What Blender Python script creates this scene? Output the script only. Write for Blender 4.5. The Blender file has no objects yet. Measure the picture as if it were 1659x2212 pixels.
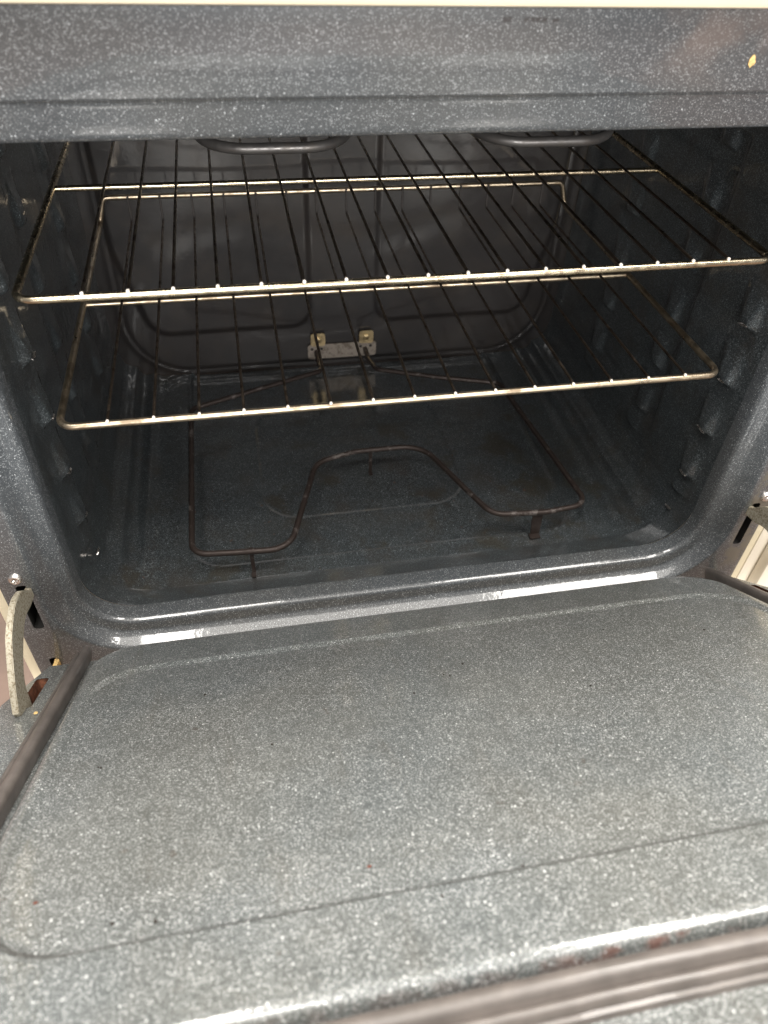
import bpy, bmesh, math, random
from mathutils import Vector, Matrix
random.seed(7)
R = math.radians
SC = bpy.context.scene
COL = SC.collection

# ------------------------------------------------------------------ camera
cam = bpy.data.cameras.new('camera')
cam_ob = bpy.data.objects.new('camera', cam); COL.objects.link(cam_ob)
ax = Vector((0.98155641, -0.18758361, 0.0368702))
ay = Vector((-0.10315099, -0.68205416, -0.72399033))     # image down
az = Vector((0.16095619, 0.70683415, -0.68882406))       # forward
rot = Matrix((ax, -ay, -az)).transposed()
cam_ob.matrix_world = Matrix.Translation((-0.130, -0.4764, 0.600)) @ rot.to_4x4()
cam.sensor_fit = 'AUTO'; cam.sensor_width = 36.0
cam.lens = 1601.8 / 2212 * 36.0
cam.clip_start = 0.01; cam.clip_end = 60
cam.dof.use_dof = True; cam.dof.focus_distance = 0.66; cam.dof.aperture_fstop = 26.07 / 3.6
SC.camera = cam_ob

# ------------------------------------------------------------------ world, lamps, exposure
w = bpy.data.worlds.new('World'); SC.world = w; w.use_nodes = True
bg = w.node_tree.nodes['Background']
bg.inputs['Color'].default_value = (1.0, 0.97, 0.95, 1); bg.inputs['Strength'].default_value = 0.20
def area(name, loc, size, power, aim, col=(1, 0.96, 0.9), sy=None):
    l = bpy.data.lights.new(name, 'AREA'); l.energy = power; l.color = col
    l.shape = 'RECTANGLE'; l.size = size; l.size_y = sy or size
    o = bpy.data.objects.new(name, l); COL.objects.link(o); o.location = loc
    if aim is not None: o.rotation_euler = (Vector(aim) - Vector(loc)).to_track_quat('-Z', 'Y').to_euler()
    return o
# ceiling fixtures of the shop the oven stands in
area('ceiling_lamp', (-0.50, 1.10, 2.1), 0.32, 52, None, sy=2.2)
area('ceiling_lamp', (0.85, 1.10, 2.1), 0.32, 52, None, sy=2.2)
area('ceiling_lamp', (-0.45, -0.55, 2.1), 0.70, 13, None, sy=0.60)
area('ceiling_lamp', (0.90, -0.55, 2.1), 0.70, 13, None, sy=0.60)
area('ceiling_lamp', (0.30, -1.16, 2.1), 3.0, 8.5, None, sy=0.40)
area('ceiling_lamp', (-0.62, -1.13, 2.06), 0.34, 4.5, None, sy=0.36)
area('ceiling_lamp', (1.18, -1.13, 2.06), 0.70, 7, None, sy=0.36)
area('front_fill', (0.10, -3.2, 1.05), 2.2, 84, (0.10, 0, 0.5), (1.0, 0.975, 0.95), sy=0.8)  # fill lamp added low in front to brighten the header plate
SC.view_settings.view_transform = 'Standard'; SC.view_settings.look = 'None'
SC.view_settings.gamma = 1.0; SC.view_settings.use_curve_mapping = False
SC.view_settings.exposure = 1.0

# ------------------------------------------------------------------ materials
class NT:
    def __init__(s, name):
        s.m = bpy.data.materials.new(name); s.m.use_nodes = True
        s.t = s.m.node_tree; s.b = s.t.nodes['Principled BSDF']
    def n(s, kind, **kw):
        x = s.t.nodes.new(kind)
        for k, v in kw.items():
            if k in x.inputs: x.inputs[k].default_value = v
            else: setattr(x, k, v)
        return x
    def l(s, a, b): s.t.links.new(a, b)
    def obj(s): return s.n('ShaderNodeTexCoord').outputs['Object']
    def math(s, op, a, b=None, clamp=False):
        x = s.n('ShaderNodeMath', operation=op, use_clamp=clamp)
        for i, v in enumerate((a, b)):
            if v is None: continue
            if isinstance(v, (int, float)): x.inputs[i].default_value = v
            else: s.l(v, x.inputs[i])
        return x.outputs[0]
    def rng(s, v, a, b, c=0.0, d=1.0, smooth=True):
        x = s.n('ShaderNodeMapRange', interpolation_type='SMOOTHSTEP' if smooth else 'LINEAR')
        s.l(v, x.inputs['Value'])
        for k, q in (('From Min', a), ('From Max', b), ('To Min', c), ('To Max', d)): x.inputs[k].default_value = q
        return x.outputs['Result']
    def mix(s, f, a, b):
        x = s.n('ShaderNodeMix', data_type='RGBA')
        if isinstance(f, (int, float)): x.inputs[0].default_value = f
        else: s.l(f, x.inputs[0])
        for i, v in ((6, a), (7, b)):
            if isinstance(v, tuple): x.inputs[i].default_value = (*v, 1)
            else: s.l(v, x.inputs[i])
        return x.outputs[2]
    def noise(s, v, scale, detail=2.0, rough=0.5):
        x = s.n('ShaderNodeTexNoise'); s.l(v, x.inputs['Vector'])
        x.inputs['Scale'].default_value = scale; x.inputs['Detail'].default_value = detail; x.inputs['Roughness'].default_value = rough
        return x.outputs['Fac']
    def bump(s, h, strength, dist=0.001):
        x = s.n('ShaderNodeBump'); x.inputs['Strength'].default_value = strength; x.inputs['Distance'].default_value = dist
        s.l(h, x.inputs['Height']); return x.outputs['Normal']

def enamel(name, base, speck, dens=0.5, bright=1.0, coat_r=0.07, peel=0.10, grime=0.0, sc=1.0, extra=None, mica=(0.55, 0.58, 0.57), rough=0.45, spec=0.5, fine=0.6, coat=1.0):
    k = NT(name); v = k.obj()
    # chips of pale frit in dark glass: ragged flakes, fine grains, sparse larger flakes
    dn = k.n('ShaderNodeTexNoise'); k.l(v, dn.inputs['Vector']); dn.inputs['Scale'].default_value = 1500 * sc; dn.inputs['Detail'].default_value = 1.0
    off = k.n('ShaderNodeVectorMath', operation='SCALE'); k.l(dn.outputs['Color'], off.inputs[0]); off.inputs['Scale'].default_value = 0.0009 / sc
    vd = k.n('ShaderNodeVectorMath', operation='ADD'); k.l(v, vd.inputs[0]); k.l(off.outputs[0], vd.inputs[1]); vd = vd.outputs[0]
    def cells(scale, dens_, lo, hi, gain, power=1.0):
        vo = k.n('ShaderNodeTexVoronoi', feature='F1'); k.l(vd, vo.inputs['Vector']); vo.inputs['Scale'].default_value = scale * sc
        sp = k.n('ShaderNodeSeparateColor'); k.l(vo.outputs['Color'], sp.inputs[0])
        on = k.rng(sp.outputs[0], 1 - dens_, 1 - dens_ + 0.001, 0, 1, False)
        br = k.math('ADD', k.math('MULTIPLY', k.math('POWER', sp.outputs[1], power), 0.8), 0.2)
        m = k.math('MULTIPLY', k.math('MULTIPLY', on, br), k.rng(vo.outputs['Distance'], lo, hi, 1, 0))
        return k.math('MULTIPLY', m, gain)
    tot = k.math('MAXIMUM', cells(1150, dens, 0.35, 0.60, 0.62 * bright, 1.6), cells(520, dens * 0.13, 0.18, 0.34, 1.15 * bright, 0.6))
    tot = k.math('MAXIMUM', tot, cells(2300, dens * 0.9, 0.4, 0.65, 0.5 * fine * bright, 1.2))
    cl = k.rng(k.noise(v, 60, 3), 0.3, 0.7, 0.75, 1.0)
    tot = k.math('MULTIPLY', tot, cl, clamp=True)
    tint = k.rng(k.noise(v, 7.0, 3), 0.35, 0.68)
    bcol = k.mix(tint, base, tuple(c * t for c, t in zip(base, (1.25, 1.15, 1.05))))
    col = k.mix(tot, bcol, speck)
    if grime:
        g = k.math('MULTIPLY', k.rng(k.noise(v, 22.0, 6, 0.65), 0.46, 0.70), grime)
        col = k.mix(g, col, (0.035, 0.028, 0.022))
    if extra: col = extra(k, v, col)
    k.l(col, k.b.inputs['Base Color'])
    k.b.inputs['Roughness'].default_value = rough
    k.b.inputs['Specular IOR Level'].default_value = spec
    k.b.inputs['Coat Weight'].default_value = coat; k.b.inputs['Coat IOR'].default_value = 1.6
    sm = k.rng(k.noise(v, 30.0, 5, 0.6), 0.45, 0.75, coat_r, coat_r + 0.09)
    k.l(sm, k.b.inputs['Coat Roughness'])
    hp = k.math('ADD', k.math('MULTIPLY', k.noise(v, 260.0, 2), 1.0), k.math('MULTIPLY', k.noise(v, 30.0, 2), 3.0))
    nb = k.bump(hp, peel, 0.0012)
    k.l(nb, k.b.inputs['Normal']); k.l(nb, k.b.inputs['Coat Normal'])
    return k.m

def frame_extra(k, v, col):
    # smudged mark and worn patches on the front plate
    s = k.n('ShaderNodeSeparateXYZ'); k.l(v, s.inputs[0]); x, y, z = s.outputs
    def box(x0, x1, z0, z1, e=0.0007):
        return k.math('MULTIPLY', k.math('MULTIPLY', k.rng(x, x0 - e, x0 + e), k.rng(x, x1 - e, x1 + e, 1, 0)),
                      k.math('MULTIPLY', k.rng(z, z0 - e, z0 + e), k.rng(z, z1 - e, z1 + e, 1, 0)))
    br = k.rng(k.noise(v, 260, 3), 0.36, 0.52)
    m = k.math('MULTIPLY', k.math('MAXIMUM', box(0.033, 0.0385, 0.5135, 0.5165), k.math('MAXIMUM', box(0.046, 0.060, 0.5138, 0.5160), box(0.063, 0.067, 0.5135, 0.5155))), br)
    col = k.mix(k.math('MULTIPLY', m, 0.9), col, (0.02, 0.017, 0.017))
    sm = k.math('MULTIPLY', box(0.13, 0.24, 0.495, 0.520, 0.02), k.rng(k.noise(v, 28, 4), 0.4, 0.65))
    col = k.mix(k.math('MULTIPLY', sm, 0.45), col, (0.20, 0.15, 0.13))
    wr = k.math('MULTIPLY', k.math('MULTIPLY', k.rng(x, 0.362, 0.37), box(0.35, 0.40, 0.0, 0.16, 0.012)), k.rng(k.noise(v, 60, 3), 0.40, 0.52))
    return k.mix(wr, col, (0.105, 0.10, 0.08))

M = {}
def door_extra(k, v, col):
    # greasy wipe marks, brown drips and a rusty line along the near edge
    mp = k.n('ShaderNodeMapping'); k.l(v, mp.inputs['Vector']); mp.inputs['Rotation'].default_value = (0, 0, 0.35); mp.inputs['Scale'].default_value = (60, 9, 9)
    st = k.rng(k.noise(mp.outputs[0], 1.0, 4, 0.6), 0.55, 0.75)
    col = k.mix(k.math('MULTIPLY', st, 0.16), col, (0.10, 0.085, 0.065))
    sp = k.math('MULTIPLY', k.rng(k.noise(v, 95, 2), 0.70, 0.74), k.rng(k.noise(v, 11, 2), 0.50, 0.60))
    col = k.mix(k.math('MULTIPLY', sp, 0.45), col, (0.05, 0.035, 0.025))
    sx = k.n('ShaderNodeSeparateXYZ'); k.l(v, sx.inputs[0])
    sd = k.math('ADD', k.math('MULTIPLY', sx.outputs[1], -math.cos(R(32))), k.math('MULTIPLY', sx.outputs[2], math.sin(R(32))))
    s0 = 0.0364 * math.cos(R(32)) + 0.0255 * math.sin(R(32))
    # shade of the panel's pressed outline put into the colour, near side and corners
    def absq(a, c, h): return k.math('SUBTRACT', k.math('ABSOLUTE', k.math('SUBTRACT', a, c)), h)
    qx = absq(sx.outputs[0], 0.0165, 0.302 - 0.050); qy = absq(sd, s0 + 0.2035, 0.1655 - 0.050)
    mx, my = k.math('MAXIMUM', qx, 0.0), k.math('MAXIMUM', qy, 0.0)
    ln = k.math('SQRT', k.math('ADD', k.math('MULTIPLY', mx, mx), k.math('MULTIPLY', my, my)))
    dd = k.math('SUBTRACT', k.math('ADD', ln, k.math('MINIMUM', k.math('MAXIMUM', qx, qy), 0.0)), 0.050)
    crease = k.math('MULTIPLY', k.rng(dd, -0.0036, -0.0012), k.rng(dd, 0.0004, 0.0026, 1, 0))
    crease = k.math('MULTIPLY', crease, k.math('MULTIPLY', k.rng(sd, s0 + 0.27, s0 + 0.33), k.rng(k.noise(v, 35, 4), 0.25, 0.5, 0.45, 1)))
    col = k.mix(k.math('MULTIPLY', crease, 0.6), col, (0.050, 0.046, 0.042))
    edge = k.math('MULTIPLY', k.rng(sd, s0 + 0.4218, s0 + 0.4232), k.rng(k.noise(v, 60, 5, 0.65), 0.42, 0.58))
    edge = k.math('MULTIPLY', edge, k.rng(sd, s0 + 0.4255, s0 + 0.4260, 1, 0))
    return k.mix(k.math('MULTIPLY', edge, k.rng(sx.outputs[0], -0.06, 0.02, 0.15, 0.75)), col, (0.13, 0.05, 0.035))
def cavity_extra(k, v, col):
    # baked-on brown spills on the floor
    sx = k.n('ShaderNodeSeparateXYZ'); k.l(v, sx.inputs[0])
    low = k.rng(sx.outputs[2], -0.004, 0.004, 1, 0)
    sp = k.rng(k.noise(v, 17, 5, 0.62), 0.55, 0.66)
    col = k.mix(k.math('MULTIPLY', k.math('MULTIPLY', sp, low), 0.6), col, (0.030, 0.024, 0.014))
    dot = k.math('MULTIPLY', k.rng(k.noise(v, 140, 2), 0.72, 0.75), low)
    return k.mix(k.math('MULTIPLY', dot, 0.7), col, (0.07, 0.035, 0.02))
M['frame'] = enamel('frame_enamel', (0.044, 0.050, 0.056), (0.70, 0.73, 0.75), 0.33, 0.80, 0.025, 0.07, extra=frame_extra, sc=1.0, fine=0.42)
M['door'] = enamel('door_enamel', (0.058, 0.066, 0.067), (0.77, 0.79, 0.78), 0.50, 1.16, 0.06, 0.12, grime=0.10, sc=1.0, extra=door_extra)
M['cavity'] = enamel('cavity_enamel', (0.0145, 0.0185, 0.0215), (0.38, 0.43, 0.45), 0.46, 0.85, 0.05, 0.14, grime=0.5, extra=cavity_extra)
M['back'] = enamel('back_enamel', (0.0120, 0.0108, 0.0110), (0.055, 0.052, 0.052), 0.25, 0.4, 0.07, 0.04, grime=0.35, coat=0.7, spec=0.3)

def metal(name, col, rough, stain=(0.05, 0.035, 0.025), amt=0.5, met=1.0, scale=90, lo=0.5, hi=0.65):
    k = NT(name); v = k.obj()
    f = k.math('MULTIPLY', k.rng(k.noise(v, scale, 6, 0.65), lo, hi), amt)
    k.l(k.mix(f, col, stain), k.b.inputs['Base Color'])
    k.b.inputs['Metallic'].default_value = met
    k.l(k.rng(k.noise(v, scale * 2, 4), 0.3, 0.7, rough * 0.8, rough * 1.4), k.b.inputs['Roughness'])
    k.l(k.bump(k.noise(v, 700, 3), 0.15, 0.0005), k.b.inputs['Normal'])
    return k.m
def plain(name, col, rough=0.5, var=0.15, scale=40, bump=0.1, bscale=500, coat=0.0, bd=0.0006):
    k = NT(name); v = k.obj()
    f = k.rng(k.noise(v, scale, 5, 0.6), 0.3, 0.7)
    k.l(k.mix(f, tuple(c * (1 - var) for c in col), tuple(min(1, c * (1 + var)) for c in col)), k.b.inputs['Base Color'])
    k.b.inputs['Roughness'].default_value = rough; k.b.inputs['Coat Weight'].default_value = coat
    k.l(k.bump(k.noise(v, bscale, 4), bump, bd), k.b.inputs['Normal'])
    return k.m
M['bar_bright'] = metal('nickel_bar', (0.54, 0.46, 0.33), 0.22, (0.10, 0.065, 0.04), 0.65, scale=70)
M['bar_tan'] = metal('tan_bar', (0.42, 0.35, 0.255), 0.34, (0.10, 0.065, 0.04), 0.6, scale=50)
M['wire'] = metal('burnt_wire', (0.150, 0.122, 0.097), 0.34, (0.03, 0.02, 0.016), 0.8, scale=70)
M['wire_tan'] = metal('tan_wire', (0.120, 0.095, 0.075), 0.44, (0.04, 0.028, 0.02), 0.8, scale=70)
M['shaded_wire'] = plain('shaded_wire', (0.022, 0.018, 0.016), 0.7, 0.3, 300)  # dark wire copy; shade on the rear upright ends put into colour
M['cut_end'] = metal('cut_wire_end', (0.92, 0.86, 0.78), 0.35, (0.3, 0.25, 0.2), 0.2, met=0.3)
M['element'] = metal('burnt_element', (0.042, 0.031, 0.027), 0.46, (0.17, 0.15, 0.14), 0.75, met=0.5, scale=75, lo=0.56, hi=0.66)
M['broil'] = metal('grey_element', (0.10, 0.095, 0.092), 0.38, (0.08, 0.07, 0.06), 0.5, met=0.7, scale=80)
M['plate'] = metal('dull_plate', (0.26, 0.225, 0.19), 0.45, (0.10, 0.075, 0.055), 0.7, met=0.6, scale=120)
M['brass'] = metal('brass_clip', (0.50, 0.39, 0.22), 0.35, (0.16, 0.12, 0.08), 0.6)
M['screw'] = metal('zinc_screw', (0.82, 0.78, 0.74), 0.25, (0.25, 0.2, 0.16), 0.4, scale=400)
M['hinge'] = metal('stained_hinge_steel', (0.46, 0.42, 0.33), 0.50, (0.15, 0.11, 0.055), 0.8, met=0.3, scale=420, lo=0.44, hi=0.66)
M['rust'] = plain('rust', (0.16, 0.060, 0.030), 0.9, 0.5, 160, 0.6, 500)
M['dark'] = plain('dark_recess', (0.012, 0.011, 0.010), 0.8)
M['gasket'] = plain('gasket_rubber', (0.098, 0.085, 0.077), 0.40, 0.2, 60, 0.15, 300, 0.15)
M['cream'] = plain('cream_paint', (0.72, 0.64, 0.46), 0.40, 0.03, 20, 0.5, 420, 0.3, 0.0012)
M['cream_panel'] = plain('cream_panel_paint', (0.64, 0.56, 0.41), 0.40, 0.03, 20, 0.2, 300, 0.3)
M['cream_white'] = plain('white_paint', (0.78, 0.72, 0.60), 0.35, 0.03, 20, 0.1, 300, 0.3)
M['tan'] = plain('tan_crumb', (0.62, 0.42, 0.17), 0.8, 0.3, 900, 0.5, 1200)
M['crumb'] = plain('burnt_crumb', (0.025, 0.018, 0.014), 0.7, 0.5, 900, 0.5, 1200)
M['redcrumb'] = plain('rust_crumb', (0.12, 0.040, 0.025), 0.8, 0.3, 900, 0.5, 1200)
M['floor'] = plain('brown_floor', (0.135, 0.088, 0.066), 0.45, 0.22, 9, 0.3, 120)

# ------------------------------------------------------------------ helpers
def link(name, me, mat, parent=None, loc=None, smooth=True, sharp=40):
    o = bpy.data.objects.new(name, me); COL.objects.link(o)
    for mm in (mat if isinstance(mat, (list, tuple)) else [mat]):
        if len(me.materials) < (len(mat) if isinstance(mat, (list, tuple)) else 1): me.materials.append(mm)
    if smooth:
        me.polygons.foreach_set('use_smooth', [True] * len(me.polygons)); me.set_sharp_from_angle(angle=R(sharp))
    if parent is not None:
        o.parent = parent
        if loc is None: loc = (0, 0, 0) if parent.type == 'MESH' else -Vector(parent.location)
    if loc is not None: o.location = loc
    return o
def mesh(name, vs, fs):
    me = bpy.data.meshes.new(name); me.from_pydata([tuple(v) for v in vs], [], fs); me.update(); return me
def bm_mesh(name, bm, fix=True):
    if fix: bmesh.ops.recalc_face_normals(bm, faces=bm.faces)
    me = bpy.data.meshes.new(name); bm.to_mesh(me); bm.free(); return me
def thing(name, loc, label, cat, group=None):
    o = bpy.data.objects.new(name, None); COL.objects.link(o); o.location = loc; o.empty_display_size = 0.05
    tag(o, label, cat, group); return o
def tag(o, label, cat, group=None):
    o['label'] = label; o['category'] = cat
    if group: o['group'] = group
def fillet(pts, r, n=6, closed=False):
    pts = [Vector(p) for p in pts]; out = []; N = len(pts)
    for i, p in enumerate(pts):
        if not closed and i in (0, N - 1): out.append(p); continue
        a, b = pts[i - 1], pts[(i + 1) % N]
        rr = r[i] if isinstance(r, (list, tuple)) else r
        u = (a - p); v = (b - p); lu, lv = u.length, v.length; u.normalize(); v.normalize()
        ang = u.angle(v)
        if ang > math.pi - 1e-3 or rr <= 0: out.append(p); continue
        t = min(rr / math.tan(ang / 2), lu * 0.49, lv * 0.49); rr2 = t * math.tan(ang / 2)
        c = p + (u + v).normalized() * (rr2 / math.sin(ang / 2))
        p0, p1 = p + u * t - c, p + v * t - c
        w_ = p0.angle(p1)
        for j in range(n + 1):
            f = j / n
            out.append(c + (p0 * math.sin((1 - f) * w_) + p1 * math.sin(f * w_)) / math.sin(w_))
    return out
def tube_bm(bm, pts, r, seg=10, closed=False, cap_mat=None):
    pts = [Vector(p) for p in pts]; N = len(pts)
    tans = []
    for i in range(N):
        a = pts[i - 1] if (closed or i > 0) else pts[i]; b = pts[(i + 1) % N] if (closed or i < N - 1) else pts[i]
        tans.append((b - a).normalized())
    up = Vector((0, 0, 1)) if abs(tans[0].z) < 0.9 else Vector((1, 0, 0))
    nrm = (up - tans[0] * up.dot(tans[0])).normalized(); rings = []
    for i in range(N):
        t = tans[i]; nrm = (nrm - t * nrm.dot(t)).normalized(); bi = t.cross(nrm)
        rad = r(i / max(1, N - 1)) if callable(r) else r
        rings.append([bm.verts.new(pts[i] + (nrm * math.cos(2 * math.pi * k / seg) + bi * math.sin(2 * math.pi * k / seg)) * rad) for k in range(seg)])
    for i in range(N if closed else N - 1):
        A, B = rings[i], rings[(i + 1) % N]; off = 0
        if closed and i == N - 1:
            off = min(range(seg), key=lambda s: (A[0].co - B[s].co).length)
        for k in range(seg):
            bm.faces.new((A[k], A[(k + 1) % seg], B[(k + 1 + off) % seg], B[(k + off) % seg]))
    if not closed:
        f1 = bm.faces.new(rings[0][::-1]); f2 = bm.faces.new(rings[-1])
        if cap_mat is not None: f1.material_index = cap_mat; f2.material_index = cap_mat
    return rings
def box_bm(bm, lo, hi, bev=0.0, mi=0):
    r = bmesh.ops.create_cube(bm, size=1.0); vs = r['verts']
    for v in vs:
        v.co = Vector([lo[i] if v.co[i] < 0 else hi[i] for i in range(3)])
    if bev:
        es = list({e for v in vs for e in v.link_edges})
        bmesh.ops.bevel(bm, geom=es, offset=bev, segments=2, affect='EDGES', profile=0.5)
def prism_bm(bm, poly, a, b, axis=0):
    # polygon in the two other axes extruded along axis from a to b
    def P(q, c):
        return (c, q[0], q[1]) if axis == 0 else (q[0], c, q[1]) if axis == 1 else (q[0], q[1], c)
    A = [bm.verts.new(P(q, a)) for q in poly]; B = [bm.verts.new(P(q, b)) for q in poly]
    bm.faces.new(A); bm.faces.new(B[::-1])
    n = len(poly)
    for i in range(n): bm.faces.new((A[i], B[i], B[(i + 1) % n], A[(i + 1) % n]))
def rr2d(x0, x1, z0, z1, rx, rz=None, nc=14, nx=2, nz=2):
    # rounded rectangle, counter-clockwise, constant count
    rz = rz if rz is not None else rx; pts = []
    cs = [(x1 - rx, z0 + rz, -90), (x1 - rx, z1 - rz, 0), (x0 + rx, z1 - rz, 90), (x0 + rx, z0 + rz, 180)]
    arcs = [[(cx + rx * math.cos(R(a0 + 90 * i / nc)), cz + rz * math.sin(R(a0 + 90 * i / nc))) for i in range(nc + 1)] for cx, cz, a0 in cs]
    for i in range(4):
        pts += arcs[i]
        p, q = arcs[i][-1], arcs[(i + 1) % 4][0]; m = nz if i % 2 == 0 else nx
        for j in range(1, m): pts.append((p[0] + (q[0] - p[0]) * j / m, p[1] + (q[1] - p[1]) * j / m))
    return pts
def ss(a, b, x):
    t = min(1, max(0, (x - a) / (b - a))); return t * t * (3 - 2 * t)
def sdrr(x, y, cx, cy, hx, hy, r):
    qx, qy = abs(x - cx) - hx + r, abs(y - cy) - hy + r
    return min(max(qx, qy), 0) + math.hypot(max(qx, 0), max(qy, 0)) - r
def gauss(x, s): return math.exp(-(x / s) ** 2)

# ------------------------------------------------------------------ setting: the floor
g = mesh('floor', [(-4, -4, -0.305), (4, -4, -0.305), (4, 3, -0.305), (-4, 3, -0.305)], [(0, 1, 2, 3)])
fo = link('floor', g, M['floor'], smooth=False); fo['kind'] = 'structure'

# ------------------------------------------------------------------ the oven
XC = 0.0140
oven = thing('oven', (XC, 0.24, -0.30), 'open oven with cream trim and dark speckled enamel inside and on its lowered door', 'oven')
X0, X1, Z0, Z1, RC = -0.3098, 0.3370, 0.0025, 0.449, 0.050      # mouth of the cavity
# front frame: lofted rolled lip round the mouth + flat plate with hinge slots
prof = [(0.0340, 0.0), (0.0325, 0.0002), (0.0310, 0.0012), (0.0295, 0.00236), (0.0265, 0.00512), (0.0220, 0.00926), (0.0175, 0.0134), (0.0155, 0.0145), (0.0142, 0.0152), (0.012, 0.0158), (0.008, 0.0166), (0.004, 0.0176),
        (0.0020, 0.0183), (0.0006, 0.0195), (-0.0006, 0.0213), (-0.0012, 0.0235), (-0.0014, 0.0330), (-0.0014, 0.0375)]
KS = 0.72
bm = bmesh.new(); loops = []
for t, y in prof:
    ks = KS if t > 0 else 1.0
    L = rr2d(X0 - ks * t, X1 + ks * t, Z0 - t, Z1 + t, RC + ks * t, RC + t, nc=16, nx=24, nz=18)
    # the lip is taller and its flare steeper along the top
    tt = t if t < 0.0006 else (0.0006 + (t - 0.0006) * (0.0214 / 0.0139) if t < 0.0145 else 0.022 + (t - 0.0145) * (0.006 / 0.0195))
    tb = t if t < 0.0006 else (0.0006 + (t - 0.0006) * (0.0107 / 0.0139) if t < 0.0145 else 0.0113 + (t - 0.0145) * (0.0117 / 0.0195))
    L = [(px, pz + (tt - t) * ss(0.36, 0.43, pz) - (tb - t) * (1 - ss(0.04, 0.10, pz))) for px, pz in L]
    loops.append([bm.verts.new((px, y, pz)) for px, pz in L])
for a, b in zip(loops, loops[1:]):
    n = len(a)
    for i in range(n): bm.faces.new((a[i], a[(i + 1) % n], b[(i + 1) % n], b[i]))
FX0, FX1, FZ0, FZ1 = -0.362, 0.390, -0.070, 0.5220
def ring(pts):
    vs = [bm.verts.new((px, 0, pz)) for px, pz in pts]
    return [bm.edges.new((vs[i], vs[(i + 1) % len(vs)])) for i in range(len(vs))]
out_pts = [(FX0, FZ0), (FX1, FZ0), (FX1, FZ1), (FX0, FZ1)]
edges = ring(out_pts)
slots = []
for sx in (-1, 1):
    cx = XC + sx * 0.3597
    slots.append((cx - 0.0048, cx + 0.0048, 0.0315, 0.092)); slots.append((cx - 0.0045, cx + 0.0045, -0.038, -0.0155))
for s in slots: edges += ring(rr2d(*s, 0.003, nc=4, nx=1, nz=1))
n = len(loops[0]); edges += [bm.edges.get((loops[0][i], loops[0][(i + 1) % n])) for i in range(n)]
bmesh.ops.triangle_fill(bm, use_beauty=True, use_dissolve=False, edges=edges, normal=(0, -1, 0))
# rolled outer edge of the plate
def rolled(x, sgn):
    v = [(x, 0), (x + sgn * 0.001, 0.0006), (x + sgn * 0.0015, 0.002), (x + sgn * 0.0015, 0.010)]
    for (xa, ya), (xb, yb) in zip(v, v[1:]):
        q = [bm.verts.new(c) for c in ((xa, ya, FZ0), (xb, yb, FZ0), (xb, yb, FZ1), (xa, ya, FZ1))]; bm.faces.new(q)
rolled(FX0, -1); rolled(FX1, 1)
bmesh.ops.remove_doubles(bm, verts=bm.verts, dist=1e-6)
front = link('front_frame', bm_mesh('front_frame', bm), M['frame'], oven, sharp=50)
# dark pockets behind the hinge slots
for s in slots:
    bm = bmesh.new(); box_bm(bm, (s[0] - 0.001, 0.001, s[2] - 0.002), (s[1] + 0.001, 0.03, s[3] + 0.002))
    bmesh.ops.delete(bm, geom=[f for f in bm.faces if f.calc_center_median().y < 0.002], context='FACES')
    link('hinge_pocket', bm_mesh('hinge_pocket', bm), M['dark'], front, smooth=False)

# cavity tunnel
def sect(y):
    f = min(1, max(0, (y - 0.0385) / 0.034)); top = ss(0.046, 0.075, y)
    return (X0 + 0.0014 - 0.001 * f, X1 - 0.0014 + 0.001 * f, Z0 + 0.0014 - 0.0179 * f, Z1 - 0.0014 + 0.012 * top, RC + 0.012 * f)
def floor_h(x, y):
    h = 0.0
    d = sdrr(x, y, 0.0125, 0.30, 0.224, 0.205, 0.035)
    h += -0.0034 * (1 - ss(-0.0028, 0.0015, d)) + 0.0016 * gauss(d - 0.001, 0.0020)
    d2 = sdrr(x, y, -0.002, 0.2750, 0.1260, 0.1120, 0.045)
    h += -0.0024 * (1 - ss(-0.0025, 0.0015, d2)) + 0.0010 * gauss(d2, 0.0020)
    for e in (-0.284, 0.310): h += 0.0050 * gauss(x - e, 0.0045) * ss(0.09, 0.12, y)
    for e in (-0.268, 0.294): h -= 0.0035 * gauss(x - e, 0.005) * ss(0.09, 0.12, y)
    return h * ss(0.073, 0.085, y) if True else h
GUIDES = [0.0272, 0.0797, 0.1397, 0.1995, 0.2604, 0.322, 0.380]
def wall_h(y, z, yc):
    h = 0.0
    for zk in GUIDES:
        dz = z - zk
        if -0.012 < dz < 0.052:
            tooth = ss(-0.0025, 0.0010, dz) * (1 - ss(0.0, 0.046, dz))
            for y0, amp in ((yc, 0.0075), (yc + 0.125, 0.0060), (yc + 0.265, 0.0055)):
                # fish-scale outline: straight front, curved rear edge that sweeps in towards the foot
                fr = ss(y0 - 0.018, y0 - 0.006, y); re = 1 - ss(y0 + 0.003 + 0.25 * max(0, dz), y0 + 0.016 + 0.25 * max(0, dz), y)
                h = max(h, amp * tooth * fr * re)
    h += -0.0045 * ss(yc + 0.085, yc + 0.098, y) * ss(0.06, 0.09, z) * (1 - 0.6 * ss(0.33, 0.36, y))
    return h
def base_h(f, y):
    # long pressed ridges where wall and floor meet; f runs 0 at the floor to 1 at the wall
    win = ss(0.095, 0.115, y)
    return win * (0.0042 * gauss(f - 0.16, 0.050) - 0.0028 * gauss(f - 0.30, 0.055) + 0.0042 * gauss(f - 0.45, 0.050) - 0.002 * gauss(f - 0.62, 0.06))
YS = [0.0375, 0.0390]
y = 0.0405
while y < 0.4845: YS.append(y); y += 0.0026
YS.append(0.4855)
bm = bmesh.new(); rows = []
NX, NZ, NC = 340, 130, 32
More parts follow.
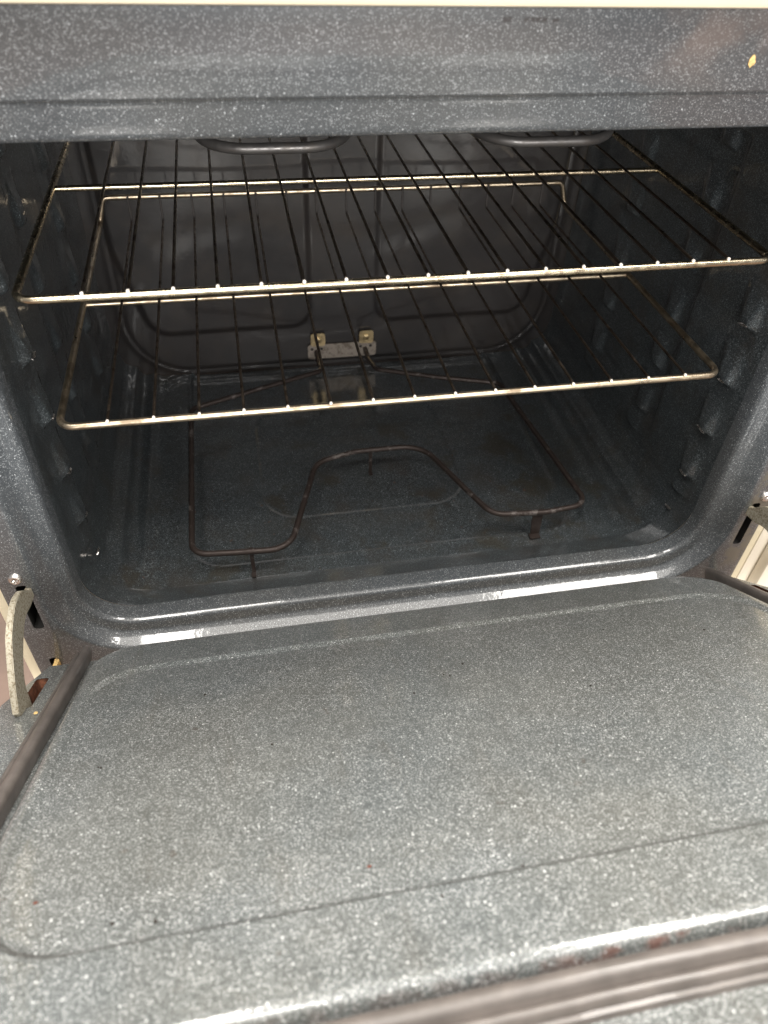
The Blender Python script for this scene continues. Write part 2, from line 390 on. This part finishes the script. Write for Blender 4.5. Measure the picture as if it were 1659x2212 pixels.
for y in YS:
    a, b, c, d, r = sect(y)
    P = rr2d(a, b, c, d, r, nc=NC, nx=NX, nz=NZ); row = []
    for (px, pz) in P:
        if px < a + 0.004 and c + r < pz < d - r: px += wall_h(y, pz, 0.098) * ss(0.04, 0.055, y)
        elif px > b - 0.004 and c + r < pz < d - r: px -= wall_h(y, pz, 0.072) * ss(0.04, 0.055, y)
        elif pz < c + r and (px < a + r or px > b - r):
            ccx = a + r if px < a + r else b - r
            an = math.atan2(c + r - pz, abs(px - ccx)); hh_ = base_h(1 - an / (math.pi / 2), y)
            q = (r - hh_) / r; px = ccx + (px - ccx) * q; pz = c + r + (pz - c - r) * q
        elif pz < c + 0.004: pz += floor_h(px, y)
        row.append(bm.verts.new((px, y, pz)))
    rows.append(row)
for A, B in zip(rows, rows[1:]):
    n = len(A)
    for i in range(n): bm.faces.new((A[i], A[(i + 1) % n], B[(i + 1) % n], B[i]))
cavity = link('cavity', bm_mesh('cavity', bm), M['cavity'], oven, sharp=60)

# glints on the worn ledge edges, added as slivers of bright metal
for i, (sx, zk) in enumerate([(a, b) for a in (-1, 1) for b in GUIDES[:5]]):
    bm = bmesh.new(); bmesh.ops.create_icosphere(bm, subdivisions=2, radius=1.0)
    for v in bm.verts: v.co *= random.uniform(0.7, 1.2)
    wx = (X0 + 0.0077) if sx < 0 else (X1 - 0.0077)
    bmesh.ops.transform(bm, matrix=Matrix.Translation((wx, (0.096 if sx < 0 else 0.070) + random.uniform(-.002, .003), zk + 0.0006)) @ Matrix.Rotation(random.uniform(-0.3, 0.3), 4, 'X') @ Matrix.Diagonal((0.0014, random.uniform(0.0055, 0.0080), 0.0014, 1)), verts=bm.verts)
    link('worn_glint', bm_mesh('worn_glint', bm), M['screw'], cavity)

# back panel with two embossed fields and a rounded seam
def sdpanel(x, z, x0, x1, z0, lean, r):
    cx, hx = (x0 + x1) / 2, (x1 - x0) / 2
    return sdrr(x, z, cx, z0 + 0.30, hx, 0.30, r)
def back_h(x, z):
    h = 0.0
    lx = -0.256 - 0.030 * ss(0.05, 0.20, z)
    d1 = sdrr(x, z, (lx - 0.034) / 2, 0.355, (-0.034 - lx) / 2, 0.300, 0.028)
    rx = 0.284 + 0.030 * ss(0.05, 0.22, z)
    d2 = sdrr(x, z, (rx + 0.060) / 2, 0.357, (rx - 0.060) / 2, 0.300, 0.028)
    for d in (d1, d2): h += 0.0042 * (1 - ss(-0.004, 0.004, d))
    s = sdrr(x, z, XC, 0.30, 0.303, 0.3075, 0.085)
    h -= 0.0020 * gauss(s, 0.0022) + 0.0025 * ss(0.0, 0.012, s)
    h += 0.0015 * math.sin(x * 21 + 1.0) * math.sin(z * 17 + 0.4)
    return h
nx, nz = 230, 170; vs = []; fs = []
bx0, bx1, bz0, bz1 = X0 - 0.006, X1 + 0.006, -0.020, 0.468
for j in range(nz + 1):
    for i in range(nx + 1):
        x = bx0 + (bx1 - bx0) * i / nx; z = bz0 + (bz1 - bz0) * j / nz
        vs.append((x, 0.4845 - back_h(x, z), z))
for j in range(nz):
    for i in range(nx):
        a = j * (nx + 1) + i; fs.append((a, a + 1, a + nx + 2, a + nx + 1))
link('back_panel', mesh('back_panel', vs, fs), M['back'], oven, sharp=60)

# cream side panels, control panel, storage drawer
for x0, x1 in ((-0.3745, -0.3585), (0.388, 0.404)):
    bm = bmesh.new(); box_bm(bm, (x0, 0.0045, -0.295), (x1, 0.60, 0.60), 0.002)
    link('side_panel', bm_mesh('side_panel', bm), M['cream'], oven)
bm = bmesh.new(); box_bm(bm, (-0.376, -0.014, 0.5225), (0.406, 0.04, 0.600), 0.003)
link('control_panel', bm_mesh('control_panel', bm), M['cream_panel'], oven)
bm = bmesh.new(); box_bm(bm, (-0.356, 0.006, -0.290), (0.386, 0.04, -0.085), 0.004)
link('drawer', bm_mesh('drawer', bm), M['cream'], oven)

# ------------------------------------------------------------------ door, tipped up 32 degrees
TH = R(32)
DN = Vector((0, math.sin(TH), math.cos(TH))); DD = Vector((0, -math.cos(TH), math.sin(TH))); DP = Vector((0, -0.0364, 0.0255))
def D(x, s, h=0.0): return Vector((x, 0, 0)) + DP + DD * s + DN * h
PX0, PX1, PS0, PS1, PR = -0.2975, 0.3305, -0.0215, 0.4235, 0.046
RX0, RX1, RS0, RS1 = -0.3610, 0.3890, -0.022, 0.500
RH = -0.012
def ring_d(bm, pts, h):
    vs = [bm.verts.new(D(px, ps, h)) for px, ps in pts]
    return vs, [bm.edges.new((vs[i], vs[(i + 1) % len(vs)])) for i in range(len(vs))]
bm = bmesh.new(); es = []
outer = [(RX0 + 0.020, RS0), (RX1 - 0.020, RS0), (RX1, RS0 + 0.075), (RX1, RS1 - 0.02), (RX1 - 0.006, RS1 - 0.006), (RX1 - 0.02, RS1), (RX0 + 0.02, RS1), (RX0 + 0.006, RS1 - 0.006), (RX0, RS1 - 0.02), (RX0, RS0 + 0.075)]
ov, e = ring_d(bm, outer, RH); es += e
dslots = [(-0.3455, -0.3345, 0.006, 0.066), (2 * XC + 0.3345, 2 * XC + 0.3455, 0.006, 0.066)]
for s in dslots:
    v_, e = ring_d(bm, rr2d(*s, 0.003, nc=4, nx=1, nz=1), RH); es += e
inn = rr2d(PX0 + 0.002, PX1 - 0.002, PS0 + 0.002, PS1 - 0.002, PR, nc=10, nx=2, nz=2)
v_, e = ring_d(bm, inn, RH); es += e
bmesh.ops.triangle_fill(bm, use_beauty=True, use_dissolve=False, edges=es, normal=DN)
# skirt of the liner
for dh, inset in ((0.004, 0.0),):
    lo = [bm.verts.new(v.co - DN * 0.006) for v in ov]
    for i in range(len(ov)): bm.faces.new((ov[i], ov[(i + 1) % len(ov)], lo[(i + 1) % len(ov)], lo[i]))
door = link('door', bm_mesh('door', bm), M['door'], oven, sharp=50)
# embossed inner panel: grid clipped to a rounded rectangle
def panel_h(x, s):
    d = sdrr(x, s, PX0 + (PX1 - PX0) / 2, (PS0 + PS1) / 2, (PX1 - PX0) / 2, (PS1 - PS0) / 2, PR)
    h = 0.0
    e = sdrr(x, s, 0.0165, 0.2035, 0.302, 0.1655, 0.050)
    h += -0.0026 * (1 - ss(-0.0035, 0.0015, e))
    return h
bm = bmesh.new(); rows = []
ins = [0.0, 0.0002, 0.0007, 0.0016, 0.0029, 0.0046, 0.0066]
hh = [-0.0125, -0.0056, -0.0036, -0.0020, -0.0009, -0.0002, 0.0]
steps = list(zip(ins, hh)) + [(0.0085 + 0.0016 * i, None) for i in range(40)] + [(0.0740 + 0.0045 * i, None) for i in range(32)]
cx, cs = (PX0 + PX1) / 2, (PS0 + PS1) / 2; hx, hs = (PX1 - PX0) / 2, (PS1 - PS0) / 2
for d, h in steps:
    rr = min(max(PR - d, 0.012), (hs - d) * 0.9)
    P = rr2d(cx - hx + d, cx + hx - d, cs - hs + d, cs + hs - d, rr, nc=12, nx=170, nz=110)
    rows.append([bm.verts.new(D(px, ps, h if h is not None and h < -0.0001 else panel_h(px, ps))) for px, ps in P])
for A, B in zip(rows, rows[1:]):
    n = len(A)
    for i in range(n): bm.faces.new((A[i], A[(i + 1) % n], B[(i + 1) % n], B[i]))
bm.faces.new(rows[-1])
link('inner_panel', bm_mesh('inner_panel', bm), M['door'], door, sharp=55)
# gasket: U-shaped rubber strip on three sides of the panel
gp = [(-0.3100, -0.030), (-0.3120, 0.4365), (0.3465, 0.4365), (0.3445, -0.030)]
path = fillet([(a, b, 0) for a, b in gp], 0.045, 12)
gprof = [(-0.0056, -0.0125), (-0.0060, -0.004), (-0.0055, -0.0010), (-0.0042, 0.0003), (-0.0020, 0.0006), (0.0003, 0.0005), (0.0019, -0.0003), (0.0027, -0.0020), (0.0031, -0.0062), (0.0036, -0.0068), (0.0044, -0.0048), (0.0056, -0.0040), (0.0072, -0.0040), (0.0085, -0.0052), (0.0090, -0.0088), (0.0110, -0.0094), (0.0114, -0.0125)]
def resample(path, st):
    out = [path[0]]
    for a, b in zip(path, path[1:]):
        L = (b - a).length; k = max(1, int(L / st))
        out += [a + (b - a) * (j / k) for j in range(1, k + 1)]
    return out
path = resample(path, 0.006)
bm = bmesh.new(); rows = []
for i, p in enumerate(path):
    a = path[max(0, i - 1)]; b = path[min(len(path) - 1, i + 1)]; t = (b - a).normalized(); nr = Vector((-t.y, t.x, 0))
    wob = 0.0004 * math.sin(i * 0.11) + 0.00015 * random.uniform(-1, 1)
    rows.append([bm.verts.new(D(p.x - nr.x * (q - wob) * -1 if False else p.x + nr.x * (-q + wob) * -1, p.y + nr.y * (-q + wob) * -1, h + 0.3 * wob)) for q, h in gprof])
for A, B in zip(rows, rows[1:]):
    for k in range(len(gprof) - 1): bm.faces.new((A[k], A[k + 1], B[k + 1], B[k]))
bm.faces.new(rows[0]); bm.faces.new(rows[-1][::-1])
link('gasket', bm_mesh('gasket', bm), M['gasket'], door, sharp=60)
# outer shell of the door (cream edge)
bm = bmesh.new()
A = [bm.verts.new(D(px, ps, RH - 0.0045)) for px, ps in [(q[0] + (0.004 if q[0] > 0 else -0.004), q[1] + (0.003 if q[1] > 0.3 else 0)) for q in outer]]
B = [bm.verts.new(v.co - DN * 0.040) for v in A]
bm.faces.new(A); bm.faces.new(B[::-1])
for i in range(len(A)): bm.faces.new((A[i], B[i], B[(i + 1) % len(A)], A[(i + 1) % len(A)]))
# leave an opening in the top for the hinge wells
bmesh.ops.delete(bm, geom=[f for f in bm.faces if len(f.verts) == len(A) and f.calc_center_median().dot(DN) > D(0, 0.2, RH - 0.02).dot(DN)], context='FACES_ONLY')
link('outer_panel', bm_mesh('outer_panel', bm), M['cream'], door, sharp=30)
for s in dslots:
    bm = bmesh.new(); vs = []
    for h in (RH - 0.0005, RH - 0.022):
        vs.append([bm.verts.new(D(px, ps, h)) for px, ps in ((s[0] - .002, s[2] - .002), (s[1] + .002, s[2] - .002), (s[1] + .002, s[3] + .002), (s[0] - .002, s[3] + .002))])
    for i in range(4): bm.faces.new((vs[0][i], vs[0][(i + 1) % 4], vs[1][(i + 1) % 4], vs[1][i]))
    bm.faces.new(vs[1])
    link('hinge_well', bm_mesh('hinge_well', bm), M['rust'], door, smooth=False)

# hinge arms: curved flat steel, standing on edge
top = [(0.012, 0.0860), (-0.003, 0.0895), (-0.0115, 0.0985), (-0.0215, 0.1070), (-0.0385, 0.1122), (-0.0617, 0.1085), (-0.0745, 0.1018), (-0.0967, 0.0822), (-0.1125, 0.0634)]
bot = [(-0.1068, 0.0440), (-0.0900, 0.0370), (-0.0814, 0.0630), (-0.0588, 0.0790), (-0.0342, 0.0862), (-0.0120, 0.0795), (0.012, 0.0755)]
def smooth_poly(p, n=5):
    out = []
    for i in range(len(p) - 1):
        p0, p1, p2, p3 = p[max(0, i - 1)], p[i], p[i + 1], p[min(len(p) - 1, i + 2)]
        for j in range(n):
            t = j / n
            out.append(tuple(0.5 * (2 * p1[k] + (p2[k] - p0[k]) * t + (2 * p0[k] - 5 * p1[k] + 4 * p2[k] - p3[k]) * t * t + (3 * p1[k] - p0[k] - 3 * p2[k] + p3[k]) * t ** 3) for k in (0, 1)))
    out.append(p[-1]); return out
poly = smooth_poly(top) + smooth_poly(bot)
for xa in (-0.3405, 2 * XC + 0.3405):
    bm = bmesh.new(); prism_bm(bm, poly, xa - 0.0026, xa + 0.0026, 0)
    bmesh.ops.recalc_face_normals(bm, faces=bm.faces)
    es = [e for e in bm.edges if len(e.link_faces) == 2 and e.calc_face_angle(0) > 1.0]
    bmesh.ops.bevel(bm, geom=es, offset=0.0007, segments=2, affect='EDGES')
    h = link('hinge_arm', bm_mesh('hinge_arm', bm), M['hinge'], oven)
    # lower link reaching out of the small slot into the door
    bm = bmesh.new(); lp = [(0.010, -0.020), (-0.004, -0.0185), (-0.0165, -0.0120), (-0.026, -0.0040), (-0.030, -0.0120), (-0.018, -0.0260), (-0.002, -0.0335), (0.010, -0.034)]
    prism_bm(bm, lp, xa - 0.0050, xa - 0.0008, 0) if xa < 0 else prism_bm(bm, lp, xa + 0.0008, xa + 0.0050, 0)
    link('hinge_link', bm_mesh('hinge_link', bm), M['tan'] if xa < 0 else M['hinge'], oven)
# screws above the slots
def screw(x, z):
    bm = bmesh.new(); prof = [(0.0, -0.0020), (0.0016, -0.0022), (0.0030, -0.0030), (0.0040, -0.0032), (0.0050, -0.0026), (0.0058, -0.0012), (0.0060, 0.0003)]
    seg = 28; c = bm.verts.new((x, prof[0][1], z)); prev = None
    for r_, y in prof[1:]:
        ringv = [bm.verts.new((x + r_ * math.cos(2 * math.pi * k / seg), y + (0.0006 * math.cos(4 * 2 * math.pi * k / seg) if r_ < 0.002 else 0), z + r_ * math.sin(2 * math.pi * k / seg))) for k in range(seg)]
        for k in range(seg):
            if prev is None: bm.faces.new((c, ringv[(k + 1) % seg], ringv[k]))
            else: bm.faces.new((prev[k], prev[(k + 1) % seg], ringv[(k + 1) % seg], ringv[k]))
        prev = ringv
    link('screw', bm_mesh('screw', bm), M['screw'], oven, sharp=60)
screw(-0.3469, 0.1020); screw(0.3795, 0.1010)

# ------------------------------------------------------------------ bake element on the cavity floor
EZ = 0.022
ep = [(-0.027, 0.480, 0.012), (-0.0272, 0.452, 0.012), (-0.028, 0.416, EZ - .002), (-0.120, 0.379, EZ), (-0.2073, 0.346, EZ), (-0.2075, 0.083, EZ), (-0.1650, 0.0795, EZ), (-0.1050, 0.0760, EZ), (-0.0600, 0.215, EZ), (-0.010, 0.2285, EZ),
      (0.074, 0.229, EZ), (0.108, 0.140, EZ), (0.127, 0.0935, EZ), (0.190, 0.089, EZ), (0.2420, 0.0950, EZ), (0.2140, 0.350, EZ), (0.134, 0.375, EZ), (0.050, 0.410, EZ - .002), (0.046, 0.452, 0.012), (0.046, 0.480, 0.012)]
er = [0, .012, .012, .02, .014, .018, .02, .030, .030, .03, .040, .04, .025, .03, .018, .014, .02, .012, .012, 0]
path = resample(fillet(ep, er, 8), 0.008)
bm = bmesh.new(); tube_bm(bm, path, 0.0034, 12)
bake = link('bake_element', bm_mesh('bake_element', bm), M['element'], oven)
for x, y, wd in ((-0.1460, 0.0795, 0.0022), (0.0095, 0.2285, 0.0022), (0.1800, 0.0895, 0.0062)):
    bm = bmesh.new()
    prism_bm(bm, [(x - wd, EZ + .0042), (x + wd, EZ + .0042), (x + wd, EZ - 0.010), (x + wd * 1.1, -0.0120), (x - wd * 0.6, -0.0120), (x - wd, EZ - 0.012)], y - 0.0007, y + 0.0007, 1)
    box_bm(bm, (x - wd, y - 0.008 , -0.0128), (x + wd, y + 0.0004, -0.0116))
    link('support_foot', bm_mesh('support_foot', bm), M['element'], bake, smooth=False)
bm = bmesh.new(); prism_bm(bm, rr2d(-0.0395, 0.0625, 0.000, 0.0235, 0.004, nc=5, nx=1, nz=1), 0.4800, 0.4815, 1)
pl = link('mounting_plate', bm_mesh('mounting_plate', bm), M['plate'], bake, sharp=30)
for x in (-0.0335, -0.0195, 0.0390, 0.0540):
    bm = bmesh.new(); bmesh.ops.create_uvsphere(bm, u_segments=12, v_segments=8, radius=0.0022, matrix=Matrix.Translation((x, 0.4797, 0.0165)) @ Matrix.Diagonal((1, 0.35, 1, 1)))
    link('plate_hole', bm_mesh('plate_hole', bm), M['dark'], pl)  # added dark dots: the shade inside the plate's holes, put into colour
for x in (-0.0245, 0.0470):
    bm = bmesh.new()
    prism_bm(bm, rr2d(x - 0.0105, x + 0.0105, 0.0225, 0.0430, 0.0035, nc=4, nx=1, nz=1), 0.4775, 0.4787, 1)
    box_bm(bm, (x - 0.004, 0.4755, 0.0290), (x + 0.004, 0.4776, 0.0370), 0.0012)
    link('clip', bm_mesh('clip', bm), M['brass'], bake, sharp=30)

# broil element hanging under the cavity roof: only its front bends show
BZ = 0.4060
bp = [(-0.150, 0.470, BZ + .012), (-0.150, 0.135, BZ), (-0.030, 0.135, BZ), (-0.030, 0.400, BZ + .010), (0.075, 0.400, BZ + .010), (0.075, 0.135, BZ), (0.198, 0.135, BZ), (0.198, 0.470, BZ + .012)]
bm = bmesh.new(); tube_bm(bm, resample(fillet(bp, 0.040, 12), 0.01), 0.0042, 12)
broil = link('broil_element', bm_mesh('broil_element', bm), M['broil'], oven)
for x in (-0.15, 0.198):
    bm = bmesh.new(); box_bm(bm, (x - 0.0008, 0.29, BZ - 0.003), (x + 0.0008, 0.305, 0.462))
    link('hanger', bm_mesh('hanger', bm), M['broil'], broil, smooth=False)

# ------------------------------------------------------------------ racks
def rack(z, label, xs, bar, wire, xl, xr, cross_y, slack):
    t = thing('oven_rack', ((xl + xr) / 2, 0.236, z), label, 'oven rack', 'oven racks')
    yf, yr, rb, rw = 0.0362, 0.4364, 0.0031, 0.00132
    zu = z + 0.0295
    P = fillet([(xl, yf, z), (xr, yf, z), (xr, yr, z), (xr - 0.009, yr, zu), (xl + 0.009, yr, zu), (xl, yr, z)], [0.013, 0.013, 0.008, 0.008, 0.008, 0.008], 7, True)
    bm = bmesh.new(); tube_bm(bm, resample(P + [P[0]], 0.012)[:-1], rb, 14, True)
    link('rack_frame', bm_mesh('rack_frame', bm), M[bar], t)
    bm = bmesh.new(); tube_bm(bm, resample([Vector((xl + 0.002, cross_y, z - 0.0008)), Vector((xr - 0.002, cross_y, z - 0.0008))], 0.02), 0.0028, 12)
    link('cross_bar', bm_mesh('cross_bar', bm), M[bar], t)
    zw = z + rb + rw - 0.0006
    for i, x in enumerate(xs):
        j = random.uniform(-slack, slack)
        pts = resample(fillet([(x, yf - 0.0022, zw), (x + j, yr - 0.0045, zw), (x + j, yr - 0.0045, zu + 0.002)], 0.006, 5), 0.02)
        pts.insert(1, Vector((x, yf - 0.0008, zw)))
        bm = bmesh.new(); tube_bm(bm, pts, rw, 10)
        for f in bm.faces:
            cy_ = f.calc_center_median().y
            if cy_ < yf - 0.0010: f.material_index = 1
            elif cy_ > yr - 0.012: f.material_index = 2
        me = bm_mesh('wire', bm)
        me.materials.append(M[wire]); me.materials.append(M['cut_end']); me.materials.append(M['shaded_wire'])
        link('wire', me, [M[wire], M['cut_end'], M['shaded_wire']], t)
    return t
rack(0.3416, 'upper wire rack with bright front bar and seventeen dark cross wires', [-0.2385 + 0.03123 * i for i in range(17)], 'bar_bright', 'wire', -0.2850, 0.3040, 0.2470, 0.0012)
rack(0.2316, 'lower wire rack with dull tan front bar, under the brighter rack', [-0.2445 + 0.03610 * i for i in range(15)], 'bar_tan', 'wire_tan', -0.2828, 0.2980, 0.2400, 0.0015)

# ------------------------------------------------------------------ neighbour cabinet on the right
cab = thing('kitchen_cabinet', (0.72, 0.3, -0.30), 'pale cream cabinet side right beside the oven', 'cabinet')
bm = bmesh.new(); box_bm(bm, (0.4065, 0.0060, -0.298), (1.02, 0.60, 0.58), 0.003)
link('carcass', bm_mesh('carcass', bm), M['cream_white'], cab)
bm = bmesh.new(); box_bm(bm, (0.4200, -0.010, -0.20), (1.01, 0.0055, 0.565), 0.003)
link('cabinet_door', bm_mesh('cabinet_door', bm), M['cream_white'], cab)

# ------------------------------------------------------------------ crumbs
def lump(p, r, nrm, flat=0.5, stretch=1.0):
    bm = bmesh.new(); bmesh.ops.create_icosphere(bm, subdivisions=2, radius=r)
    a = random.uniform(0, math.pi)
    for v in bm.verts:
        v.co *= random.uniform(0.75, 1.2); v.co.x *= stretch; v.co.z *= flat
    q = Vector((0, 0, 1)).rotation_difference(Vector(nrm)).to_matrix().to_4x4() @ Matrix.Rotation(a, 4, 'Z')
    bmesh.ops.transform(bm, matrix=q, verts=bm.verts)
    return bm_mesh('crumb', bm)
me = lump((0, 0, 0), 0.0021, (0, -1, 0), 0.35)
for v in me.vertices: v.co.z *= 1.7
c = link('crumb', me, M['tan'], loc=(0.1992, -0.0005, 0.4931)); tag(c, 'tan flake stuck to the speckled front above the oven mouth', 'crumb')
me = lump((0, 0, 0), 0.0018, DN, 0.5)
c = link('crumb', me, M['tan'], loc=D(-0.3270, 0.079, RH + 0.0004)); tag(c, 'small tan flake on the door rim beside the left hinge arm', 'crumb')
dark_spots = [(-0.20, 0.356), (-0.2205, 0.352), (-0.255, 0.20), (-0.253, 0.2015), (-0.13, 0.10), (0.00, 0.135), (0.004, 0.139), (-0.03, 0.16), (0.02, 0.12), (-0.02, 0.365), (0.05, 0.38), (-0.065, 0.378), (-0.19, 0.11), (-0.06, 0.06), (0.10, 0.19), (0.16, 0.09), (0.24, 0.12), (-0.14, 0.205)]
me = lump((0, 0, 0), 0.00085, DN, 0.5, 1.4)
for i, (x, s) in enumerate(dark_spots):
    c = link('crumb', me if i == 0 else me, M['crumb'], loc=D(x, s, panel_h(x, s) + 0.0003)); sc_ = random.uniform(0.6, 1.3); c.scale = (sc_, sc_, sc_)
    tag(c, 'tiny black burnt crumb on the speckled oven door', 'crumb', 'burnt crumbs on the door')
me = lump((0, 0, 0), 0.0010, DN, 0.5, 1.3)
for i, (x, s) in enumerate([(-0.2615, 0.327), (-0.095, 0.345)]):
    c = link('crumb', me, M['redcrumb'], loc=D(x, s, panel_h(x, s) + 0.0003))
    tag(c, 'tiny rust red flake on the speckled oven door', 'crumb', 'rust flakes on the door')
me = lump((0, 0, 0), 0.0012, (0, 0, 1), 0.5, 1.3)
for i, (x, y) in enumerate([(-0.095, 0.115), (0.035, 0.105), (0.105, 0.190), (-0.175, 0.062 + 0.02), (0.215, 0.075), (-0.02, 0.155)]):
    c = link('crumb', me, M['crumb'], loc=(x, y, -0.0151 + floor_h(x, y) + 0.0003))
    tag(c, 'small charred crumb on the dark oven floor near the heating element', 'crumb', 'charred crumbs on the oven floor')
